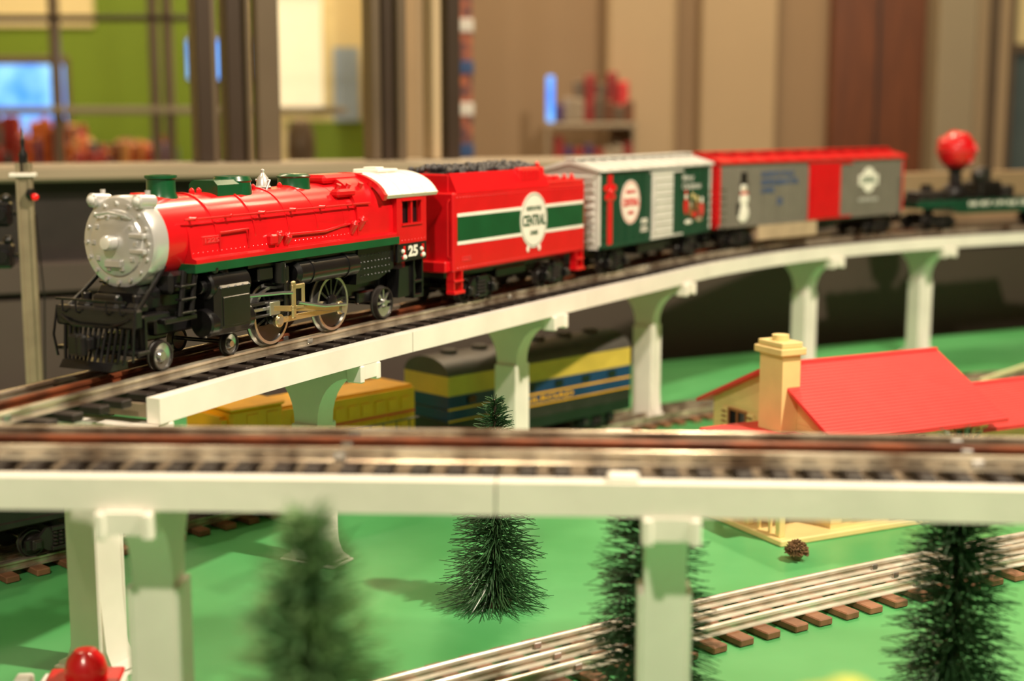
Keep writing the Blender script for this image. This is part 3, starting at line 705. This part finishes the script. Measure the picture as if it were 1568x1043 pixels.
# ------------------------------------------------------------ house
def house():
    ang=math.radians(27); p=GR(21.6,95.8); r=root('toy_house',p[0],p[1]+.8,.0,ang)
    mb=MB(); W=14.2;Dp=14.0;rv=6.4;ez=7.3;rz=10.7
    mb.box(-4.8,W+12,-.8,Dp+.5,0,.45,CREAM,.08)
    mb.extr([(0,.4),(0,ez),(rv,rz),(Dp,ez),(Dp,.4)],'x',0,W,CREAM)
    for i in range(16):
        z=.8+i*.42
        mb.box(-.03,W+.03,-.03,0,z,z+.3,CREAM); mb.box(-.03,0,-.03,Dp,z,z+.3,CREAM)
    mb.extr([(1,.4),(1,6.2),(5.2,7.9),(11,6.2),(11,.4)],'x',W,W+11,CREAM)
    mb.extr([(-1.9,.4),(-1.9,5.2),(-1.35,6.5),(-1.35,12.3),(0.2,12.3),(.2,.4)],'y',4.0,6.6,CREAM)
    mb.box(-1.7,.5,3.7,6.9,12.0,12.5,CREAM,.06); mb.box(-1.5,.3,3.9,6.7,12.5,12.9,CREAM,.06); mb.cyl((-.6,5.3,12.9),(-.6,5.3,13.3),.6,CREAM,n=16)
    mb.build('walls',r)
    mb=MB()
    def roof(x0,x1,y0,z0,y1,z1,rows):
        rows=int(rows*1.6)
        dy=(y1-y0)/rows; dz=(z1-z0)/rows
        mb.extr([(y0,z0),(y1,z1),(y1,z1+.25),(y0,z0+.25)],'x',x0,x1,REDR)
        for i in range(rows):
            a=y0+dy*i;b=a+dy; za=z0+dz*i+.25; zb=za+dz
            mb.extr([(a,za-.1),(b,zb-.08),(b,zb+.0),(a,za+.03)],'x',x0+.03,x1-.03,REDR)
    sl=(rz-ez)/rv
    roof(-.9,W+.9,-1.1,ez-1.1*sl,rv,rz,16)
    sl2=(rz-ez)/(Dp-rv); roof(-.9,W+.9,Dp+1.1,ez-1.1*sl2,rv,rz,14)
    mb.box(-.9,W+.9,rv-.15,rv+.15,rz+.15,rz+.4,REDR,.05)
    roof(W-.5,W+12,-.1,5.85,5.2,8.0,12); roof(W-.5,W+12,12.1,5.85,5.2,8.0,10)
    mb.box(W-.5,W+12,5.0,5.4,8.05,8.35,REDR,.05)
    mb.box(-5.3,0,-.9,8.3,6.2,6.5,REDR,.06)
    mb.build('roof',r)
    mb=MB()
    def win(T,x0,x1,z0,z1):
        mb.T=T
        mb.box(x0,x1,-.12,-.02,z0,z1,GLASSD)
        for a,b,c,d in ((x0-.15,x0,z0-.15,z1+.15),(x1,x1+.15,z0-.15,z1+.15),(x0,x1,z0-.15,z0),(x0,x1,z1,z1+.15),((x0+x1)/2-.06,(x0+x1)/2+.06,z0,z1),(x0,x1,(z0+z1)/2-.06,(z0+z1)/2+.06)):
            mb.box(a,b,-.22,-.03,c,d,BROWN)
        for a in (x0-1.0,x1+.2):
            mb.box(a,a+.8,-.2,-.03,z0-.1,z1+.1,CREAM,.04)
            for k in range(6): z=z0+.1+k*(z1-z0)/6; mb.box(a+.12,a+.68,-.26,-.1,z,z+.14,BROWN)
        mb.T=Matrix.Identity(4)
    I=Matrix.Identity(4)
    Gb=Matrix(((0,1,0,0),(1,0,0,0),(0,0,1,0),(0,0,0,1)))
    for a,b,c,d in ((9.8,11.8,4.4,6.7),(1.6,3.0,4.6,6.4),(9.6,11.6,1.2,3.4),(1.4,3.0,1.2,3.4)): win(Gb,a,b,c,d)
    for a,b,c,d in ((5.8,7.2,4.6,6.3),(11.0,12.4,4.6,6.3),(2,3.8,1.2,3.4),(8.5,10.5,1.2,3.4)): win(I,a,b,c,d)
    mb.box(5.2,6.8,-.15,-.02,.5,3.6,BROWN,.04)
    Wg=Matrix.Translation((W,1,0)); win(Wg,3,5,2,4.2); win(Wg,7.5,9,2,4.2)
    for x,y in ((-4.2,.1),(-4.2,7.2),(-4.2,3.6)): mb.box(x-.25,x+.25,y-.25,y+.25,.45,6.2,CREAM,.05)
    for y in (1.2,2.4): mb.box(-4.3,-4.1,y-.1,y+.1,.45,1.8,CREAM)
    mb.box(-4.3,-4.1,0,3.6,1.7,1.9,CREAM)
    mb.build('windows_and_porch',r)
house()
mb=MB(); SH=mat('brown_shrub',(120,90,60),.8,var=.4,scale=300)
p=GR(17.6,92.2)
for i in range(420):
    a=random.uniform(0,6.28);t=random.uniform(-.2,1.5);l=random.uniform(.6,.85)
    d=Vector((math.cos(a)*math.cos(t),math.sin(a)*math.cos(t),math.sin(t)))
    c=Vector((p[0]+.6,p[1]-1.2,.6)); mb.tube([c+d*.1,c+d*l],.05,SH,3)
mb.sph((p[0]+.6,p[1]-1.2,.6),(.5,.5,.55),SH); mb.build('small_shrub')

# ------------------------------------------------------------ trees
NEED=mat('tree_bristle',(58,96,58),.35,rgb2=(34,62,38),scale=120)
NEEDL=mat('tree_bristle_light',(122,158,100),.5,rgb2=(68,108,66),scale=90)
WIRE=mat('tree_wire',(60,48,34),.5,metal=.3)
def tree(x,y,H,rb,rt,n,m=NEED,droop=.25,z0=.5,rr=.04,pw=.9):
    mb=MB()
    mb.lathe([(1.0,0),(1.0,.25),(.5,.4),(0,.4)],(0,0,0),(0,0,1),WIRE,16)
    for ph in (0,math.pi):
        mb.tube([(.08*math.cos(k*.9+ph),.08*math.sin(k*.9+ph),k*H/50+.05) for k in range(51)],.09,WIRE,6)
    vs=[];fs=[]
    for i in range(n):
        t=random.random()**1.12; z=z0+t*(H-z0)
        R=(rb+(rt-rb)*t**pw)*random.uniform(.72,1.15)
        if t>.93: R*=.75
        a=random.uniform(0,2*math.pi); el=random.gauss(-droop+.75*t,.22)
        d=Vector((math.cos(a)*math.cos(el),math.sin(a)*math.cos(el),math.sin(el)))
        q=Vector((-math.sin(a),math.cos(a),0)); w=d.cross(q)
        bend=Vector((0,0,-random.uniform(.02,.14)*R))+q*random.uniform(-.12,.12)*R
        b0=Vector((0,0,z)); b1=b0+d*R*.55; b2=b0+d*R+bend
        b1.z=max(b1.z,.12);b2.z=max(b2.z,.1)
        o=len(vs)
        for bp,k in ((b0,1.),(b1,.9)):
            for j in range(3):
                an=j*2.094; vs.append(bp+(q*math.cos(an)+w*math.sin(an))*rr*k)
        for j in range(3):
            an=j*2.094; vs.append(b2+(q*math.cos(an)+w*math.sin(an))*rr*.5)
        for l in (0,3):
            for j in range(3):
                k=(j+1)%3; fs.append([o+l+j,o+l+k,o+l+3+k,o+l+3+j])
        fs.append([o+6,o+7,o+8])
    mb.add(vs,fs,m); return mb.build('bottle_brush_tree',loc=(x,y,.03))
x,y=GR(-1.0,82); tree(x,y+1,12.2,3.4,.9,1350)
x,y=GR(6.4,67); tree(x,y,13.2,3.7,1.9,1700)
x,y=GR(20.3,66); tree(x,y,13.6,3.5,1.9,1800)
x,y=GR(-5.9,42.5); tree(x,y+1,16.6,5.4,1.3,2200,NEEDL,.15,rr=.05,pw=.95)

# ------------------------------------------------------------ signal
SIGM=mat('signal_mast_paint',(150,138,112),.45,metal=.2,var=.12)
x,y=GR(-36.5,110)
r=root('railway_signal',x,y,.0,.15); r.scale=(1.15,1.15,1.06); mb=MB()
mb.box(-1.8,1.8,-1.8,1.8,0,.6,BLACK,.1)
for a,b in ((-.5,-.3),(.3,.5)):
    mb.box(a,b,-.35,.3,.5,23.6,SIGM)
mb.box(-.3,.3,-.25,.1,.5,23.6,SIGM)
mb.box(-.9,.75,-.5,.5,22.6,22.9,WHITE,.05); mb.box(-.25,.25,-.25,.25,22.9,24.2,BLACK,.05); mb.lathe([(.25,0),(.3,.4),(.12,.8),(.16,1.3),(0,2.4)],(0,0,23.8),(0,0,1),BLACK,14)
mb.build('mast',r)
mb=MB()
LENSR=mat('red_signal_lens',(230,20,20),.15,var=.05,emis=.6)
for z in (20.0,17.0):
    mb.box(-1.9,-.5,-.15,.15,z-.15,z+.15,BLACK); mb.box(-2.2,-.9,-.6,.6,z-.9,z+.9,BLACK,.2); mb.cyl((-1.55,-1.3,z),(-1.55,-.5,z),.45,BLACK,n=18)
    mb.sph((-1.2,-.2,z+1.1),.35,BLACK,10,6)
mb.cyl((.3,-.4,21.4),(.6,-.5,21.4),.4,BLACK); mb.sph((.7,-.55,21.2),.25,LENSR)
mb.tube([(.6,0,20),(.9,0,14),(.6,0,6)],.05,BLACK)
mb.build('lamp_heads',r)

# ------------------------------------------------------------ red lamp accessory, water tower
x,y=GR(-20.2,66); r=root('red_lamp_accessory',x,y+.8,.0,.1); mb=MB()
mb.box(-2.0,2.0,-1.4,1.4,0,1.9,WHITE,.15); mb.box(-1.6,1.9,-1.3,1.3,1.9,2.15,RED,.1); mb.lathe([(.95,0),(1.0,.5),(.85,1.0),(.5,1.4),(0,1.5)],(.3,0,2.1),(0,0,1),RED,28)
mb.box(-3.0,-2.2,-.5,.5,0,2.3,WHITE,.1); mb.build('body',r)
x,y=GR(7.0,31); r=root('toy_water_tower',x,y+1,0); r.scale=(1.15,1.15,1.02); mb=MB()
YB=mat('bright_yellow_tank',(232,214,70),.45,var=.05)
for a in range(4):
    q=math.radians(45+90*a); mb.tube([(2.2*math.cos(q),2.2*math.sin(q),0),(1.6*math.cos(q),1.6*math.sin(q),11.2)],.2,YB)
    q2=math.radians(135+90*a)
    for z in (2,6): mb.tube([(2.1*math.cos(q),2.1*math.sin(q),z),(1.85*math.cos(q2),1.85*math.sin(q2),z+3.6)],.08,YB)
mb.lathe([(0,11),(1.9,11.1),(2.0,11.4),(1.9,11.6),(1.9,14.2),(2.1,14.2),(2.1,14.4),(1.3,15.5),(.3,16.0),(.3,16.1),(0,16.2)],(0,0,0),(0,0,1),YB,36)
mb.cyl((0,0,0),(0,0,11.2),.4,YB); mb.build('tank_and_legs',r)
mb=MB(); CAB=mat('cable_sheath',(200,190,140),.4)
a=[GR(48,146),GR(53,146),GR(57,142),GR(62,138),GR(75,136)]
mb.tube([(a[0][0],a[0][1],1.5),(a[1][0],a[1][1],3.2),(a[2][0],a[2][1],2.0),(a[3][0],a[3][1],.3),(a[4][0],a[4][1],.3)],.25,CAB); mb.build('power_cable')

# ------------------------------------------------------------ room
DWALL=mat('dark_partition_panel',(78,66,60),.55,var=.06,scale=8)
DARKB=mat('dark_groove',(40,32,30),.5,var=.1)
SILL=mat('sill_laminate',(162,146,124),.45,var=.05,scale=8)
BEIGE=mat('beige_wall_paint',(154,128,98),.7,var=.04,scale=2)
BEIGE2=mat('light_beige_column',(186,162,128),.7,var=.04,scale=2)
MULL=mat('bronze_mullion',(108,92,74),.4,metal=.2,var=.08,scale=8)
MULLD=mat('dark_bronze_mullion',(66,52,42),.4,metal=.2,var=.08,scale=8)
def plx(x): return x, 1.0239*(168+.5*(x-10.9))-1.8
A=plx(-105);B=plx(160); t=math.atan2(B[1]-A[1],B[0]-A[0]); LW=math.hypot(B[0]-A[0],B[1]-A[1])
r=root('wall_partition_low',A[0],A[1],0,t)
mb=MB()
mb.box(0,LW,0,6,-95,10.6,DWALL); mb.box(0,LW,1,6,10.6,11.2,DARKB); mb.box(0,LW,-.4,6,11.2,14.2,DWALL,.2)
xe=(30-A[0])/math.cos(t)
mb.box(0,xe,2,6,14.2,22.2,DARKB); mb.box(xe,LW,2,6,14.2,21,BEIGE)
mb.build('panels',r)
mb=MB(); mb.box(0,xe,-.6,8,22.2,23.8,SILL,.3); mb.build('sill',r)
r2=root('window_partition',A[0],A[1],0,t)
def mull(px,w,m,z1=199,dep=3,off=2.5):
    a=(px+21-784)/2178.; D=162.55/(1-.5*a); x=a*D*1.012; lx=(x-A[0])/math.cos(t)
    mb.box(lx-w/2,lx+w/2,off,off+dep,23.8,z1,m,.15)
mb=MB()
mull(311,1.7,MULLD); mull(325,.7,MULL); mull(357,1.7,MULLD); mull(378,.6,MULL); mull(408,2.5,MULL,dep=2)
mull(572,1.1,MULL); mull(590,1.2,MULLD); mull(611,1.1,MULL)
mull(690,1.6,MULLD); mull(664,1.1,BEIGE2)
mb.build('frame_posts',r2)
PAT=mat('patterned_column',(206,120,84),.5,rgb2=(90,70,80),scale=60)
mb=MB()
mb.box(-16.0,-13.6,246,250,-94.5,190,BEIGE2,.2); mb.box(-9.2,-6.8,246,250,-94.5,190,PAT,.1)
for z in range(-90,180,7): mb.box(-9.4,-6.6,245.6,250.2,z,z+2.2,WHITE if z%2 else TXTB,.1)
mb.build('display_column')

FLOOR=mat('floor_vinyl',(120,104,86),.35,var=.1,scale=3); CEIL=mat('ceiling_tile',(205,190,160),.8,var=.03,scale=3)
mb=MB(); mb.box(-300,360,-160,560,-97,-95,FLOOR); mb.build('floor')
mb=MB(); mb.box(-300,360,-160,560,200,202,CEIL); mb.build('ceiling')
LIME=mat('lime_wall_paint',(110,136,30),.7,var=.05,scale=2)
CRM=mat('cream_wall_paint',(228,212,160),.7,var=.04,scale=2)
mb=MB(); mb.box(-300,-10,530,534,-95,200,LIME); mb.box(-300,-152,528,530,62,200,CRM); mb.build('wall_back')
mb=MB(); mb.box(-304,-300,-160,560,-95,200,CRM); mb.build('wall_left')
mb=MB(); mb.box(360,364,-160,560,-95,200,BEIGE); mb.build('wall_right')
mb=MB(); mb.box(-12,75,344,350,-95,200,BEIGE)
mb.box(-12,-8,350,530,-95,200,CRM)
mb.build('wall_beige')
mb=MB(); mb.box(-31,-12,352,356,-95,200,BEIGE2); mb.build('wall_return')
mb=MB(); mb.box(22,38,334,344,-95,200,BEIGE2,1.0); mb.build('column_wall')
mb=MB(); mb.box(44,62,338,343.9,-95,200,BEIGE2,.6); mb.build('pilaster')
DOOR=mat('brown_wood_door',(104,56,26),.45,var=.15,scale=12,stretch=(6,6,.6))
mb=MB(); mb.box(75,97,340,346,-95,200,DOOR,.3); mb.box(85.6,86.2,339.6,340,-95,195,DARKB); mb.build('door_1')
mb=MB(); PG=mat('grey_pillar_paint',(148,136,112),.6,var=.04,scale=3)
mb.box(97,106,330,346,-95,200,PG,.4); mb.box(106,116,338,346,-95,200,BEIGE2,.4); mb.box(111,113,336,338,-95,200,MULL)
mb.build('pillar_right')
BGL=mat('blue_grey_glass',(80,94,96),.15,var=.15,scale=4)
mb=MB(); mb.box(116,200,342,346,-95,44,BGL); mb.box(116,200,341,346.5,44,46,MULL); mb.box(116,200,342,346,46,200,CRM); mb.box(116,118,340,342,-95,200,MULL); mb.build('window_1')
mb=MB(); mb.box(-72,-31,400,404,-95,200,CRM); mb.box(-62,-38,398,400,-95,28,LIME); mb.build('wall_alcove')
BRT=mat('lit_window_glow',(238,230,196),.5,emis=.5,var=.03)
BLT=mat('blue_monitor_screen',(50,130,250),.3,emis=1.2,rgb2=(130,195,255),scale=10)
BGW=mat('pale_blue_panel',(150,170,190),.5,var=.1,scale=5)
mb=MB(); mb.box(-66,-52,397,398,30,62,BRT); mb.box(-67,-51,396.5,397.2,62,63.5,MULL); mb.box(-49,-42,397,398,28,48,BGW); mb.build('window_2')
r=root('wall_monitor',-136.5,405,0); mb=MB(); mb.box(-14,12,0,3,22,46,MULL,.3); mb.box(-13.5,11,-.4,.1,23,43.5,BLT); mb.box(-1,1,1,3,-95,24,MULL); mb.build('screen',r)
r=root('wall_monitor',-77,380,0); mb=MB(); mb.box(-8.5,8.5,0,2,38,50,MULL,.3); mb.box(-8,8,-.3,.1,39,49,BLT); mb.box(-.6,.6,1,2,-95,40,MULL); mb.build('screen',r)
r=root('display_case_frame',0,0,0); mb=MB()
for z in (57,48.5): mb.box(-125,-62,300,303,z,z+1.2,MULLD,.2)
for x in (-95,-74.5,-71.5): mb.box(x-.8,x+.8,300,303,-95,199,MULL,.2)
mb.box(-125,-35,299,304,29.5,31,PG,.2); mb.box(-60,-30,300,302,57,58.6,MULLD,.2)
mb.build('bars',r)
TOYM=[mat('toy_'+n,c,.4,var=.2,scale=40) for n,c in (('orange',(190,100,44)),('crimson',(150,44,38)),('brown',(112,68,42)),('tan',(196,144,84)),('teal',(44,90,90)),('violet',(86,60,100)))]
mb=MB(); mb.box(-160,-62,320,350,14,17,TOYM[3],.4); mb.box(-158,-64,322,348,-95,14,DWALL,.4); mb.build('display_counter')
mb=MB()
for i in range(340):
    x=random.uniform(-155,-80);y=random.uniform(322,346);q=random.uniform(.5,1.6);m=random.choice(TOYM[:4]+TOYM[:3]+TOYM)
    hgt=17.1+random.uniform(1,11)*(1 if x<-100 else .5)
    if i%3: mb.box(x-q,x+q,y-q,y+q,17.1,hgt+1.5,m,.3)
    else: mb.cyl((x,y,17.1),(x,y,hgt+1),q,m,n=14,b=.2); mb.sph((x,y,hgt+1.4),q*.8,m,12,8)
mb.build('toy_pile')
mb=MB(); mb.lathe([(2.6,0),(3.2,3),(3.0,7),(2.2,10),(0,11)],(-47,320,18),(0,0,1),MULL,20); mb.box(-51,-43,318,322,-95,18,MULL,.4); mb.build('upholstered_stool')
r=root('toy_display_shelf',19,0,0); mb=MB()
for z in (8,17,26.5): mb.box(-11,9,322,334,z,z+1.2,SILL,.3)
for x in (-11,8.4): mb.box(x-.3,x+.3,322,334,-95,28,SILL,.1)
mb.build('shelves',r)
mb=MB()
for z,n in ((9.3,8),(18.3,8),(27.8,8)):
    for k in range(n):
        x=-9.5+k*2.25; hh=random.uniform(3.5,6.5); mb.box(x,x+2.1,323,331,z,z+hh,random.choice([TOYM[1],TOYM[1],REDR,TOYM[2],MULL,SILL,TOYM[5]]),.4)
for z,x,c in ((35.7,-5,MULL),(37,-2.5,TOYM[1]),(35,0,MULL),(37.5,2.5,TOYM[1]),(35.5,5,REDR)): mb.box(x,x+2.3,325,331,28,z+1.5,c,.5)
mb.box(-11.2,-9.6,322,324,27.8,38,BLT,.2)
mb.build('toys',r)

# ------------------------------------------------------------ lights
def area(name,loc,target,size,power,col):
    l=bpy.data.lights.new(name,'AREA'); l.shape='DISK'; l.size=size*S; l.energy=power; l.color=col
    o=bpy.data.objects.new(name,l); sc.collection.objects.link(o); o.location=[q*S for q in loc]
    d=Vector(target)-Vector(loc); o.rotation_euler=d.to_track_quat('-Z','Y').to_euler()
W1=(1,.80,.55)
area('ceiling_lamp_key',(85,35,150),(0,95,8),6,43,(1,.85,.65))
area('ceiling_lamp_front',(-25,-70,130),(-5,80,10),8,17,(1,.87,.68))
area('ceiling_lamp_left',(-80,60,150),(-5,90,8),7,4,W1)
area('ceiling_lamp_rear',(30,210,160),(15,120,8),10,12,W1)
area('ceiling_lamp_room',(-110,400,195),(-110,500,20),80,50,W1)
area('ceiling_lamp_room_b',(-100,300,195),(-110,340,0),60,17,W1)
area('wall_washer_a',(30,270,195),(30,344,30),40,22,(1,.78,.5))
area('wall_washer_b',(110,270,195),(100,344,30),40,12,(1,.78,.5))
area('alcove_lamp',(-50,370,190),(-50,400,40),30,11,W1)
w=bpy.data.worlds.new('World'); sc.world=w; w.use_nodes=True
w.node_tree.nodes['Background'].inputs[0].default_value=(1,.80,.55,1); w.node_tree.nodes['Background'].inputs[1].default_value=.2

# ------------------------------------------------------------ camera
cam=bpy.data.cameras.new('camera'); co=bpy.data.objects.new('camera',cam); sc.collection.objects.link(co)
co.location=(0,0,28.2*S); co.rotation_euler=(math.radians(90-8.8),0,0)
cam.lens=50; cam.sensor_width=36; cam.clip_start=.01; cam.clip_end=50
cam.dof.use_dof=True; cam.dof.focus_distance=.83; cam.dof.aperture_fstop=5.4
sc.camera=co
